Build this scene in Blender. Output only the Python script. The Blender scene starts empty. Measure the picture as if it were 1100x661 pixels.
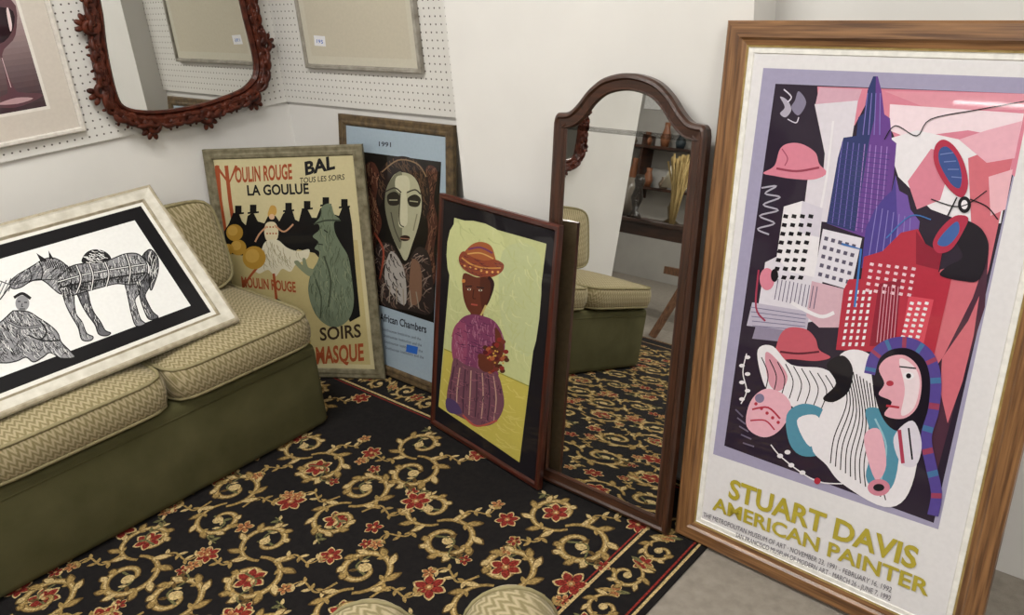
import bpy, bmesh, math, random
import numpy as np
from mathutils import Vector, Matrix
from mathutils.geometry import tessellate_polygon
random.seed(7)
sc=bpy.context.scene
sc.view_settings.view_transform='Standard'
# ------------------------------------------------------------------ camera
F_PX=893.7; TH=math.radians(23.42); RO=math.radians(-4.70); HD=math.radians(43.0); CH=1.55
def rotz(v,a):
    c,s=math.cos(a),math.sin(a); return Vector((v[0]*c-v[1]*s,v[0]*s+v[1]*c,v[2]))
_F=Vector((0,math.cos(TH),-math.sin(TH)));_R=Vector((1,0,0));_U=Vector((0,math.sin(TH),math.cos(TH)))
_c,_s=math.cos(RO),math.sin(RO)
CF=rotz(_F,HD); CR=rotz(_R*_c+_U*_s,HD); CU=rotz(_U*_c-_R*_s,HD)
CAM=Vector((0,0,CH))
cam=bpy.data.cameras.new('camera'); camo=bpy.data.objects.new('camera',cam); sc.collection.objects.link(camo)
cam.sensor_width=36; cam.lens=36*F_PX/1100; cam.clip_start=0.05
camo.matrix_world=Matrix(((CR.x,CU.x,-CF.x,CAM.x),(CR.y,CU.y,-CF.y,CAM.y),(CR.z,CU.z,-CF.z,CAM.z),(0,0,0,1)))
sc.camera=camo
def ray(px): return CF+CR*((px[0]-550)/F_PX)-CU*((px[1]-330.5)/F_PX)
def hit(px,p0,n):
    d=ray(px); n=Vector(n); return CAM+d*((Vector(p0)-CAM).dot(n)/d.dot(n))
def project(P):
    d=Vector(P)-CAM; z=d.dot(CF); return (550+F_PX*d.dot(CR)/z,330.5-F_PX*d.dot(CU)/z)
# ------------------------------------------------------------------ materials
def lin(h):
    h=h.lstrip('#'); r=[]
    for i in (0,2,4):
        c=int(h[i:i+2],16)/255; r.append(c/12.92 if c<=0.04045 else ((c+0.055)/1.055)**2.4)
    return tuple(r)+(1,)
def newmat(n):
    m=bpy.data.materials.new(n); m.use_nodes=True; nt=m.node_tree
    return m,nt,nt.nodes['Principled BSDF']
_mc={}
def flat(hexc,rough=.55,coat=0.0,kind='paint',bump=0,metal=0):
    k=(hexc,rough,coat,kind)
    if k in _mc:return _mc[k]
    m,nt,b=newmat(kind+'_'+hexc.strip('#'))
    c=lin(hexc)
    tc=nt.nodes.new('ShaderNodeTexCoord'); nz=nt.nodes.new('ShaderNodeTexNoise'); nz.inputs['Scale'].default_value={'rug':160,'print':90}.get(kind,60)
    nt.links.new(tc.outputs['Object'],nz.inputs['Vector'])
    rp=nt.nodes.new('ShaderNodeValToRGB'); nt.links.new(nz.outputs['Fac'],rp.inputs['Fac'])
    a={'rug':.6,'print':.98}.get(kind,.93)
    rp.color_ramp.elements[0].position=.35;rp.color_ramp.elements[1].position=.65
    rp.color_ramp.elements[0].color=(c[0]*a,c[1]*a,c[2]*a,1); rp.color_ramp.elements[1].color=tuple(min(1,x*(2-a)) for x in c[:3])+(1,)
    nt.links.new(rp.outputs['Color'],b.inputs['Base Color'])
    b.inputs['Roughness'].default_value=rough; b.inputs['Coat Weight'].default_value=coat; b.inputs['Coat Roughness'].default_value=.03
    b.inputs['Metallic'].default_value=metal
    if kind=='print': b.inputs['Specular IOR Level'].default_value=.1
    elif coat==0: b.inputs['Specular IOR Level'].default_value=.25 if kind!='rug' else 0.05
    _mc[k]=m; return m
def wood(name,dark,light,vertical,scale=1,rough=.4,coat=.15):
    m,nt,b=newmat(name)
    tc=nt.nodes.new('ShaderNodeTexCoord'); mp=nt.nodes.new('ShaderNodeMapping')
    s=(130*scale,5*scale,30*scale) if vertical else (5*scale,130*scale,30*scale)
    mp.inputs['Scale'].default_value=s
    nz=nt.nodes.new('ShaderNodeTexNoise'); nz.inputs['Scale'].default_value=1.0; nz.inputs['Detail'].default_value=7
    nt.links.new(tc.outputs['Object'],mp.inputs['Vector']); nt.links.new(mp.outputs['Vector'],nz.inputs['Vector'])
    rp=nt.nodes.new('ShaderNodeValToRGB'); rp.color_ramp.elements[0].position=.36; rp.color_ramp.elements[1].position=.64
    rp.color_ramp.elements[0].color=lin(dark); rp.color_ramp.elements[1].color=lin(light)
    nt.links.new(nz.outputs['Fac'],rp.inputs['Fac']); nt.links.new(rp.outputs['Color'],b.inputs['Base Color'])
    bp=nt.nodes.new('ShaderNodeBump'); bp.inputs['Strength'].default_value=.2; bp.inputs['Distance'].default_value=.002
    nt.links.new(nz.outputs['Fac'],bp.inputs['Height']); nt.links.new(bp.outputs['Normal'],b.inputs['Normal'])
    b.inputs['Roughness'].default_value=rough; b.inputs['Coat Weight'].default_value=coat; b.inputs['Coat Roughness'].default_value=.15
    return m
def mirror_mat():
    m,nt,b=newmat('mirror_glass'); b.inputs['Metallic'].default_value=1; b.inputs['Roughness'].default_value=.01
    nz=nt.nodes.new('ShaderNodeTexNoise'); nz.inputs['Scale'].default_value=2
    rp=nt.nodes.new('ShaderNodeValToRGB'); rp.color_ramp.elements[0].color=(.70,.71,.69,1); rp.color_ramp.elements[1].color=(.76,.76,.74,1)
    nt.links.new(nz.outputs['Fac'],rp.inputs['Fac']); nt.links.new(rp.outputs['Color'],b.inputs['Base Color']); return m
MIR=mirror_mat()
def noisy(name,c1,c2,scale=8,rough=.9,bump=.1,bscale=200,bdist=.002,detail=4):
    m,nt,b=newmat(name); tc=nt.nodes.new('ShaderNodeTexCoord')
    nz=nt.nodes.new('ShaderNodeTexNoise'); nz.inputs['Scale'].default_value=scale; nz.inputs['Detail'].default_value=detail
    nt.links.new(tc.outputs['Object'],nz.inputs['Vector'])
    rp=nt.nodes.new('ShaderNodeValToRGB'); rp.color_ramp.elements[0].position=.3; rp.color_ramp.elements[1].position=.7
    rp.color_ramp.elements[0].color=lin(c1); rp.color_ramp.elements[1].color=lin(c2)
    nt.links.new(nz.outputs['Fac'],rp.inputs['Fac']); nt.links.new(rp.outputs['Color'],b.inputs['Base Color'])
    n2=nt.nodes.new('ShaderNodeTexNoise'); n2.inputs['Scale'].default_value=bscale; nt.links.new(tc.outputs['Object'],n2.inputs['Vector'])
    bp=nt.nodes.new('ShaderNodeBump'); bp.inputs['Strength'].default_value=bump; bp.inputs['Distance'].default_value=bdist
    nt.links.new(n2.outputs['Fac'],bp.inputs['Height']); nt.links.new(bp.outputs['Normal'],b.inputs['Normal'])
    b.inputs['Roughness'].default_value=rough; b.inputs['Specular IOR Level'].default_value=.2
    return m
def math_n(nt,op,a,b=None,c=None):
    n=nt.nodes.new('ShaderNodeMath'); n.operation=op
    for i,v in enumerate((a,b,c)):
        if v is None: continue
        if isinstance(v,(int,float)): n.inputs[i].default_value=v
        else: nt.links.new(v,n.inputs[i])
    return n.outputs[0]
def pegboard_mat(ax):
    m,nt,b=newmat('pegboard_white_'+ax); tc=nt.nodes.new('ShaderNodeTexCoord'); sp=nt.nodes.new('ShaderNodeSeparateXYZ')
    nt.links.new(tc.outputs['Object'],sp.inputs[0])
    P=.0254
    def cell(o): 
        f=math_n(nt,'FRACT',math_n(nt,'DIVIDE',o,P)); s=math_n(nt,'SUBTRACT',f,.5); return math_n(nt,'MULTIPLY',s,s)
    d=math_n(nt,'ADD',cell(sp.outputs[ax]),cell(sp.outputs['Z']))
    h=math_n(nt,'LESS_THAN',d,.0165)
    mx=nt.nodes.new('ShaderNodeMixRGB'); nt.links.new(h,mx.inputs['Fac'])
    mx.inputs['Color1'].default_value=lin('#d6d4cf'); mx.inputs['Color2'].default_value=lin('#5a554f')
    nt.links.new(mx.outputs[0],b.inputs['Base Color']); b.inputs['Roughness'].default_value=.45; return m
def chevron_mat(name,c1,c2):
    m,nt,b=newmat(name); tc=nt.nodes.new('ShaderNodeTexCoord'); sp=nt.nodes.new('ShaderNodeSeparateXYZ')
    nt.links.new(tc.outputs['Object'],sp.inputs[0])
    tri=math_n(nt,'PINGPONG',math_n(nt,'ADD',sp.outputs['Y'],math_n(nt,'MULTIPLY',sp.outputs['Z'],.35)),.010)
    s=math_n(nt,'ADD',math_n(nt,'ADD',sp.outputs['X'],math_n(nt,'MULTIPLY',sp.outputs['Z'],.9)),math_n(nt,'MULTIPLY',tri,1.7))
    nz=nt.nodes.new('ShaderNodeTexNoise'); nz.inputs['Scale'].default_value=220; nt.links.new(tc.outputs['Object'],nz.inputs['Vector'])
    s=math_n(nt,'ADD',s,math_n(nt,'MULTIPLY',nz.outputs['Fac'],.008))
    w=math_n(nt,'PINGPONG',s,.011); w=math_n(nt,'DIVIDE',w,.011)
    rp=nt.nodes.new('ShaderNodeValToRGB'); rp.color_ramp.elements[0].position=.2; rp.color_ramp.elements[1].position=.85
    rp.color_ramp.elements[0].color=lin(c1); rp.color_ramp.elements[1].color=lin(c2)
    nt.links.new(w,rp.inputs['Fac']); nt.links.new(rp.outputs['Color'],b.inputs['Base Color'])
    bp=nt.nodes.new('ShaderNodeBump'); bp.inputs['Strength'].default_value=.3; bp.inputs['Distance'].default_value=.002
    nt.links.new(w,bp.inputs['Height']); nt.links.new(bp.outputs['Normal'],b.inputs['Normal'])
    b.inputs['Roughness'].default_value=.9; b.inputs['Sheen Weight'].default_value=.12; b.inputs['Specular IOR Level'].default_value=.15
    return m
CHEV=chevron_mat('chevron_velvet','#7b714f','#a6997a')
GREEN=noisy('olive_upholstery','#49472c','#555236',9,.95,.35,500,.002)
WALL=noisy('painted_wall','#d8d6d2','#dfddd9',3,.85,.1,120,.001)
# ------------------------------------------------------------------ mesh helper
class MB:
    def __init__(s): s.v=[];s.f=[];s.mi=[];s.mats=[];s.sm=[]
    def mat(s,m):
        if m not in s.mats: s.mats.append(m)
        return s.mats.index(m)
    def add(s,vs,fs,m,smooth=False):
        o=len(s.v); s.v+= [tuple(p) for p in vs]; i=s.mat(m)
        for f in fs: s.f.append([o+k for k in f]); s.mi.append(i); s.sm.append(smooth)
    def box(s,a,b,m,bev=0,M=None):
        bm=bmesh.new(); bmesh.ops.create_cube(bm,size=1)
        for v in bm.verts: v.co=Vector([(a[k]+b[k])/2+v.co[k]*(b[k]-a[k]) for k in range(3)])
        if bev: bmesh.ops.bevel(bm,geom=bm.edges[:],offset=bev,segments=3,affect='EDGES',profile=.5)
        if M:
            for v in bm.verts: v.co=M@v.co
        bm.verts.index_update(); s.add([v.co[:] for v in bm.verts],[[v.index for v in f.verts] for f in bm.faces],m,bool(bev)); bm.free()
    def tube(s,path,rad,m,seg=8,squash=1):
        path=[Vector(p) for p in path]; n=len(path); vs=[];fs=[]
        t=(path[1]-path[0]).normalized(); a=t.orthogonal().normalized()
        for i,p in enumerate(path):
            t=(path[min(i+1,n-1)]-path[max(i-1,0)]).normalized(); a=(a-t*a.dot(t)).normalized(); b=t.cross(a)
            r=rad[i] if isinstance(rad,(list,tuple)) else rad
            for k in range(seg):
                an=2*math.pi*k/seg; vs.append(p+(a*math.cos(an)+b*math.sin(an))*r)
        for i in range(n-1):
            for k in range(seg):
                fs.append([i*seg+k,i*seg+(k+1)%seg,(i+1)*seg+(k+1)%seg,(i+1)*seg+k])
        fs.append(list(range(seg))[::-1]); fs.append([(n-1)*seg+k for k in range(seg)])
        s.add(vs,fs,m,seg>4)
    def ball(s,c,r,m,sx=1,sy=1,sz=1,M=None):
        bm=bmesh.new(); bmesh.ops.create_uvsphere(bm,u_segments=16,v_segments=10,radius=r)
        for v in bm.verts:
            v.co=Vector((v.co.x*sx,v.co.y*sy,v.co.z*sz))
            if M: v.co=M@v.co
            v.co+=Vector(c)
        bm.verts.index_update(); s.add([v.co[:] for v in bm.verts],[[v.index for v in f.verts] for f in bm.faces],m,True); bm.free()
    def lathe(s,prof,c,m,seg=24):
        vs=[];fs=[];n=len(prof)
        for r,z in prof:
            for k in range(seg):
                a=2*math.pi*k/seg; vs.append((c[0]+r*math.cos(a),c[1]+r*math.sin(a),c[2]+z))
        for i in range(n-1):
            for k in range(seg): fs.append([i*seg+k,i*seg+(k+1)%seg,(i+1)*seg+(k+1)%seg,(i+1)*seg+k])
        fs.append(list(range(seg))[::-1]); fs.append([(n-1)*seg+k for k in range(seg)])
        s.add(vs,fs,m,True)
    def obj(s,name,parent=None):
        me=bpy.data.meshes.new(name); me.from_pydata(s.v,[],s.f)
        for m in s.mats: me.materials.append(m)
        me.polygons.foreach_set('material_index',s.mi); me.polygons.foreach_set('use_smooth',s.sm); me.update()
        o=bpy.data.objects.new(name,me); sc.collection.objects.link(o)
        if parent: o.parent=parent
        return o
def empty(name,M=None):
    o=bpy.data.objects.new(name,None); o.empty_display_size=.1; sc.collection.objects.link(o)
    if M is not None:o.matrix_world=M
    return o
def catmull(pts,n=5,closed=True):
    out=[];N=len(pts)
    rng=range(N) if closed else range(N-1)
    for i in rng:
        if closed: p=[pts[(i+k)%N] for k in (-1,0,1,2)]
        else: p=[pts[max(0,min(N-1,i+k))] for k in (-1,0,1,2)]
        for j in range(n):
            t=j/n
            out.append(tuple(.5*((2*p[1][c])+(-p[0][c]+p[2][c])*t+(2*p[0][c]-5*p[1][c]+4*p[2][c]-p[3][c])*t*t+(-p[0][c]+3*p[1][c]-3*p[2][c]+p[3][c])*t**3) for c in range(len(p[0]))))
    if not closed: out.append(tuple(pts[-1]))
    return out
def inset(poly,d):
    N=len(poly);out=[]
    for i in range(N):
        a=Vector(poly[i-1]);b=Vector(poly[i]);c=Vector(poly[(i+1)%N])
        e1=(b-a).normalized();e2=(c-b).normalized()
        n1=Vector((-e1.y,e1.x));n2=Vector((-e2.y,e2.x)); q=(n1+n2)
        q=q/max(.3,(1+n1.dot(n2))); out.append(tuple(b+q*d))
    return out
def inside(p,poly):
    c=False;n=len(poly)
    for i in range(n):
        a=poly[i];b=poly[i-1]
        if (a[1]>p[1])!=(b[1]>p[1]) and p[0]<(b[0]-a[0])*(p[1]-a[1])/(b[1]-a[1])+a[0]: c=not c
    return c
# ------------------------------------------------------------------ picture panel
class Panel:
    def __init__(s,name,O,yaw,lean,w,h):
        s.name=name; s.w=w;s.h=h
        e=Vector((math.cos(yaw),math.sin(yaw),0)); na=Vector((-math.sin(yaw),math.cos(yaw),0))
        up=Vector((0,0,1))*math.cos(lean)+na*math.sin(lean); n=e.cross(up)
        s.O=Vector(O);s.e=e;s.up=up;s.n=n
        s.M=Matrix(((e.x,up.x,n.x,s.O.x),(e.y,up.y,n.y,s.O.y),(e.z,up.z,n.z,s.O.z),(0,0,0,1)))
        s.root=empty(name,s.M); s.art=MB(); s.z=-.008; s.dz=.000008; s.coat=.6;s.rough=.6
    def loc(s,px):
        p=hit(px,s.O+s.n*s.z,s.n)-s.O; return (p.dot(s.e),p.dot(s.up))
    def lpoly(s,pts,col):
        if len(pts)<3:return
        s.z+=s.dz
        tri=tessellate_polygon([[Vector((p[0],p[1],0)) for p in pts]])
        fs=[]
        for t in tri:
            a,b,c=[pts[k] for k in t]
            if (b[0]-a[0])*(c[1]-a[1])-(b[1]-a[1])*(c[0]-a[0])<0: t=t[::-1]
            fs.append(list(t))
        s.art.add([(p[0],p[1],s.z) for p in pts],fs,flat(col,s.rough,s.coat,'print'))
    def poly(s,pts,col,sm=False):
        if sm: pts=catmull(pts,5)
        s.lpoly([s.loc(p) for p in pts],col)
    def rect(s,a,b,c,d,col): s.poly([a,b,c,d],col)
    def circ(s,c,r,col,ry=None,rot=0,n=22):
        ry=ry or r; pts=[]
        for k in range(n):
            a=2*math.pi*k/n; x=r*math.cos(a);y=ry*math.sin(a)
            pts.append((c[0]+x*math.cos(rot)-y*math.sin(rot),c[1]+x*math.sin(rot)+y*math.cos(rot)))
        s.poly(pts,col)
    def line(s,pts,col,w=1.2,sm=True,w2=None,keep=False):
        if sm and len(pts)>2: pts=catmull(pts,5,False)
        L=[];R=[];n=len(pts); w2=w if w2 is None else w2
        for i,p in enumerate(pts):
            a=Vector(pts[max(0,i-1)][:2]);b=Vector(pts[min(n-1,i+1)][:2]); t=(b-a)
            if t.length<1e-6: t=Vector((1,0))
            t.normalize(); ww=(w+(w2-w)*i/max(1,n-1))/2
            L.append((p[0]-t.y*ww,p[1]+t.x*ww));R.append((p[0]+t.y*ww,p[1]-t.x*ww))
        if not keep: s.z+=s.dz
        P=[s.loc(q) for q in L+R]; fs=[]
        for i in range(n-1): fs.append([i,i+1,n+i+1,n+i])
        s.art.add([(p[0],p[1],s.z) for p in P],fs,flat(col,s.rough,s.coat,'print'))
    def hatch(s,pts,n,ang,ln,w,col,jit=.3,sm=True,bend=.25):
        """engraving strokes inside a traced shape"""
        pl=catmull(pts,4) if sm else pts
        xs=[p[0] for p in pl];ys=[p[1] for p in pl]; s.z+=s.dz; done=0;tr=0
        while done<n and tr<n*12:
            tr+=1; x=random.uniform(min(xs),max(xs));y=random.uniform(min(ys),max(ys)); a=ang+random.uniform(-jit,jit); l=ln*random.uniform(.6,1.2)/2
            p=(x-math.cos(a)*l,y-math.sin(a)*l);q=(x+math.cos(a)*l,y+math.sin(a)*l); m=(x-math.sin(a)*l*bend,y+math.cos(a)*l*bend)
            if inside(p,pl) and inside(q,pl) and inside(m,pl):
                s.line([p,m,q],col,w,False,w*.4,True); done+=1
    def text(s,body,a,b,top,col,bold=0.0,shear=0):
        cu=bpy.data.curves.new('t','FONT'); cu.body=body; cu.size=1; cu.offset=bold; cu.resolution_u=3; cu.shear=shear
        o=bpy.data.objects.new('t',cu); sc.collection.objects.link(o)
        dg=bpy.context.evaluated_depsgraph_get(); dg.update(); me=o.evaluated_get(dg).to_mesh()
        vs=[v.co.copy() for v in me.vertices]; fs=[list(p.vertices) for p in me.polygons]
        o.evaluated_get(dg).to_mesh_clear(); bpy.data.objects.remove(o); bpy.data.curves.remove(cu)
        if not vs:return
        s.z+=s.dz; A=Vector(s.loc(a));B=Vector(s.loc(b));T=Vector(s.loc(top))
        x0=min(v.x for v in vs);x1=max(v.x for v in vs);ht=.72
        s.art.add([tuple(A+(B-A)*((v.x-x0)/(x1-x0))+(T-A)*(v.y/ht))+(s.z,) for v in vs],fs,flat(col,s.rough,s.coat,'print'))
    def frame(s,prof,outline=None,name='frame'):
        ol=outline or [(0,0),(s.w,0),(s.w,s.h),(0,s.h)]
        mb=MB(); loops=[inset(ol,p[0]) for p in prof]; N=len(ol)
        for j in range(len(prof)-1):
            for i in range(N):
                k=(i+1)%N; d=Vector(ol[k])-Vector(ol[i]); vert=abs(d.y)>abs(d.x)
                m=prof[j+1][2] if vert else prof[j+1][3]
                q=[loops[j][i]+(prof[j][1],),loops[j][k]+(prof[j][1],),loops[j+1][k]+(prof[j+1][1],),loops[j+1][i]+(prof[j+1][1],)]
                mb.add(q,[[0,1,2,3]],m)
        bk=loops[0]; mb.add([p+(prof[0][1],) for p in bk],[list(range(N))[::-1]],flat('#6b5a44',.9,0,'board'))
        o=mb.obj(name,s.root); return loops[-1]
    def board(s,poly,z,m,name):
        mb=MB(); mb.add([p+(z,) for p in poly],[list(range(len(poly)))],m); return mb.obj(name,s.root)
    def done(s,name='artwork'):
        if s.art.v: s.art.obj(name,s.root)
def fit(corn,wt,lean,z0,init):
    def cs(p):
        x,y,yaw,w,h=p; e=Vector((math.cos(yaw),math.sin(yaw),0));na=Vector((-math.sin(yaw),math.cos(yaw),0))
        up=Vector((0,0,1))*math.cos(lean)+na*math.sin(lean); b=Vector((x,y,z0)); return [b+up*h,b+up*h+e*w,b+e*w,b]
    def res(p):
        r=[]
        for c,px,w in zip(cs(p),corn,wt):
            q=project(c); r+=[(q[0]-px[0])*w,(q[1]-px[1])*w]
        return np.array(r)
    q=np.array(init,float);lam=1e-2;r=res(q)
    for _ in range(60):
        J=np.array([(res(q+np.eye(5)[k]*1e-6)-r)/1e-6 for k in range(5)]).T;A=J.T@J
        dq=np.linalg.solve(A+lam*np.diag(np.diag(A)+1e-6),-J.T@r);r2=res(q+dq)
        if r2@r2<r@r:q=q+dq;r=r2;lam/=3
        else:lam*=4
        if lam>1e8:break
    return q
# ------------------------------------------------------------------ room
XL=-3.045; YB=2.005; YC=1.89; YE=-.86; XF=-7.2; YF=-12.0
def boxobj(name,a,b,m,bev=0):
    mb=MB(); mb.box(a,b,m,bev); return mb.obj(name)
CARP=noisy('beige_carpet','#857e74','#989085',30,1,.6,600,.004)
boxobj('floor',(XF,YF-.1,-.1),(3.6,YB+.1,0),CARP)
boxobj('ceiling',(XF,YF-.1,2.7),(3.6,YB+.1,2.8),noisy('ceiling_tile','#dcdad5','#e6e4e0',10,.9,.3,150,.002))
boxobj('wall_back',(XL-.1,YB,0),(3.6,YB+.1,2.7),WALL)
boxobj('wall_left',(XL-.1,YE,0),(XL,YB,2.7),WALL)
boxobj('wall_left_far',(XF-.1,YF,0),(XF,YE,2.7),WALL)
boxobj('wall_left_return',(XF,YE,0),(XL-.1,YE+.1,2.7),WALL)
boxobj('wall_right',(3.5,YF,0),(3.6,YB,2.7),WALL)
boxobj('wall_front',(XF,YF-.1,0),(3.5,YF,2.7),WALL)
boxobj('wall_partition',(XF,-4.6,0),(-2.75,-4.5,2.7),noisy('grey_wall','#a9a6a1','#b8b5af',3,.9,.1,120,.001))
cl=hit((484,70),(0,YC,0),(0,1,0)).x; cr=hit((810,10),(0,YC,0),(0,1,0)).x
boxobj('wall_column',(cl,YC,0),(cr,YB,2.7),WALL)
zp=hit((303,108),(0,YB,0),(0,1,0)).z
boxobj('wall_pegboard_back',(XL,YB-.012,zp),(cl,YB,2.55),pegboard_mat('X'))
boxobj('wall_pegboard_left',(XL,-.1,zp),(XL+.012,YB-.012,2.55),pegboard_mat('Y'))
tubeM,nt,b=newmat('diffuser'); b.inputs['Emission Color'].default_value=(1,.975,.93,1); b.inputs['Emission Strength'].default_value=20; b.inputs['Base Color'].default_value=(.9,.9,.9,1)
wh=flat('#d8d8d4',.4,0,'enamel')
def fixture(fx,fy,en,ln=1.15):
    r=empty('ceiling_light',Matrix.Translation((fx,fy,2.7)))
    h=ln/2
    mb=MB(); mb.box((-h-.04,-.16,-.05),(h+.04,.16,0),wh,.008); mb.obj('housing',r)
    mb=MB()
    for o_ in (-.075,.075): mb.box((-h,o_-.045,-.058),(h,o_+.045,-.0505),tubeM)
    mb.obj('diffuser',r)
    L=bpy.data.lights.new('lamp','AREA'); L.shape='RECTANGLE'; L.size=ln;L.size_y=.25; L.energy=en; L.color=(1,.972,.925)
    lo=bpy.data.objects.new('lamp',L); sc.collection.objects.link(lo); lo.parent=r; lo.location=(0,0,-.065)
for fy in (0.6,-1.8,-4.0):
    for fx in (-1.7,0.9): fixture(fx,fy,28 if fy>-2 else 18)
fixture(-4.8,-2.9,16)
w=bpy.data.worlds.new('world'); sc.world=w; w.use_nodes=True; w.node_tree.nodes['Background'].inputs[0].default_value=(.8,.82,.85,1); w.node_tree.nodes['Background'].inputs[1].default_value=.3
# ------------------------------------------------------------------ rug
RX0,RX1,RY0,RY1=-3.0,-.885,-1.1,1.875
RT=.005
rugM=noisy('rug_black','#131112','#1c1918',60,1,.6,700,.003)
root=empty('area_rug')
mb=MB(); mb.box((RX0,RY0,0.0005),(RX1,RY1,RT),rugM,.002); mb.obj('pile',root)
GOLD,TAN,BRN,RED,OLV,ORG='#8a7347','#ad976a','#564428','#742a24','#5e5b3c','#8e5d3b'
dec=MB(); cnt=[0]
def rz():
    cnt[0]+=1; return RT+.0002+(cnt[0]%80)*.000012
def okp(pp): return all(RX0+.01<q[0]<RX1-.008 and RY0+.01<q[1]<RY1-.01 for q in pp)
def rribbon(pts,w0,w1,col,mid=None):
    n=len(pts);L=[];R=[]
    for i,p in enumerate(pts):
        a=Vector(pts[max(0,i-1)]);b=Vector(pts[min(n-1,i+1)]);t=(b-a)
        if t.length<1e-9:t=Vector((1,0))
        t.normalize();u=i/(n-1); ww=(w0+(w1-w0)*u if mid is None else (w0*(1-u)**2+2*mid*u*(1-u)+w1*u*u))/2
        L.append((p[0]-t.y*ww,p[1]+t.x*ww));R.append((p[0]+t.y*ww,p[1]-t.x*ww))
    z=rz(); pp=L+R
    if not okp(pp): return
    dec.add([(q[0],q[1],z) for q in pp],[[i,n+i,n+i+1,i+1] for i in range(n-1)],flat(col,1,0,'rug'))
def rpoly(pts,col):
    z=rz()
    if not okp(pts): return
    tri=tessellate_polygon([[Vector((p[0],p[1],0)) for p in pts]]); fs=[]
    for t in tri:
        a,b,c=[pts[k] for k in t]
        if (b[0]-a[0])*(c[1]-a[1])-(b[1]-a[1])*(c[0]-a[0])<0: t=t[::-1]
        fs.append(list(t))
    dec.add([(q[0],q[1],z) for q in pts],fs,flat(col,1,0,'rug'))
def rleaf(p,ang,l,wd,col):
    pts=[]
    for u,s in ((0,0),(.25,.8),(.55,1),(.8,.6),(1,0),(.8,-.5),(.5,-.8),(.2,-.5)):
        x=u*l;y=s*wd/2+ .15*l*u*u
        pts.append((p[0]+x*math.cos(ang)-y*math.sin(ang),p[1]+x*math.sin(ang)+y*math.cos(ang)))
    rpoly(catmull(pts,2),col)
def rflower(c,r,k=6,col=RED):
    a0=random.random()*2
    if cnt[0]%80>50: cnt[0]+=80-cnt[0]%80
    for i in range(k):
        a=a0+2*math.pi*i/k; rleaf((c[0]+.25*r*math.cos(a),c[1]+.25*r*math.sin(a)),a-.15,r*.95,r*.8,TAN if col!=TAN else BRN)
    for i in range(k):
        a=a0+2*math.pi*i/k; rleaf((c[0]+.2*r*math.cos(a),c[1]+.2*r*math.sin(a)),a-.15,r*.84,r*.66,col)
    rpoly([(c[0]+r*.28*math.cos(t*.7),c[1]+r*.28*math.sin(t*.7)) for t in range(9)],ORG)
    rpoly([(c[0]+r*.13*math.cos(t*.7),c[1]+r*.13*math.sin(t*.7)) for t in range(9)],TAN)
def scroll(c,r,a0,sgn,turns=1.5,w=.018,leaves=6,flo=False):
    n=34;pts=[]
    if cnt[0]%80>55: cnt[0]+=80-cnt[0]%80
    for i in range(n):
        u=i/(n-1); rr=r*(1-u)**.8+.12*r; a=a0+sgn*turns*2*math.pi*u; pts.append((c[0]+rr*math.cos(a),c[1]+rr*math.sin(a)))
    rribbon(pts,w*.5,w*.4,BRN,w*1.5); rribbon(pts,w*.35,w*.25,GOLD,w*1.15); rribbon(pts[2:-4],w*.1,w*.08,TAN,w*.5)
    for i in range(leaves):
        k=2+int(i*(n*.6)/leaves); p=pts[k];q=pts[k+1]; t=math.atan2(q[1]-p[1],q[0]-p[0])
        L=w*2.4*(1-.08*i)
        rleaf(p,t-sgn*.75,L,w*1.25,BRN); rleaf(p,t-sgn*.75,L*.86,w*.9,GOLD if i%2 else TAN)
        if i%2: rleaf(p,t+sgn*.8,L*.5,w*.6,GOLD)
    if flo: rflower(c,r*.5)
    else:
        rpoly([(pts[-1][0]+w*.75*math.cos(t*.6),pts[-1][1]+w*.75*math.sin(t*.6)) for t in range(10)],TAN)
    return pts[0]
BW=.20
fx0,fx1,fy0,fy1=RX0+BW,RX1-BW,RY0+BW,RY1-BW
A=.315
ni=int((fx1-fx0)/A)+1; nj=int((fy1-fy0)/A)+1
for i in range(ni):
    for j in range(nj):
        cx=fx1-A*(i+.5)+random.uniform(-.015,.015); cy=fy1-A*(j+.5)+(A*.25 if i%2 else -A*.05)+random.uniform(-.015,.015)
        if cx<fx0+.1 or cy<fy0+.1 or cy>fy1-.09: continue
        s=1 if (i+j)%2 else -1; th=.6*s+(math.pi/2 if (i+j)%2 else 0)+random.uniform(-.35,.35)
        d=Vector((math.cos(th),math.sin(th))); c=Vector((cx,cy))
        c1=c+d*.082;c2=c-d*.078
        scroll(c1,.082,th+math.pi,s,1.4,.025,8,(i+j)%3==1); scroll(c2,.076,th,s,1.25,.022,7,(i+j)%3==0)
        for k in range(4):
            a=th+1.1+k*1.6; p0=c+Vector((math.cos(a),math.sin(a)))*.06; p3=c+Vector((math.cos(a+.5),math.sin(a+.5)))*.19
            m1=p0+Vector((math.cos(a+1.2),math.sin(a+1.2)))*.06; m2=p3+Vector((math.cos(a-2.0),math.sin(a-2.0)))*.05
            pts=catmull([tuple(p0),tuple(m1),tuple(m2),tuple(p3)],6,False)
            rribbon(pts,.008,.004,OLV if k%2 else GOLD)
            for q in (4,8,11,15):
                t=math.atan2(pts[q+1][1]-pts[q][1],pts[q+1][0]-pts[q][0]); rleaf(pts[q],t+.9,.028,.014,(TAN,OLV,GOLD,BRN)[k]); rleaf(pts[q],t-.9,.024,.012,(GOLD,TAN)[k%2])
            if k!=1: rflower(p3,.02,5,RED if k%2 else ORG)
        rflower((cx+A*.5,cy+A*.42),.042 if (i+j)%2 else .032,6)
        if (i*3+j)%2: rflower((cx+A*.47,cy-.03),.026,5,RED if j%2 else ORG)
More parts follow.
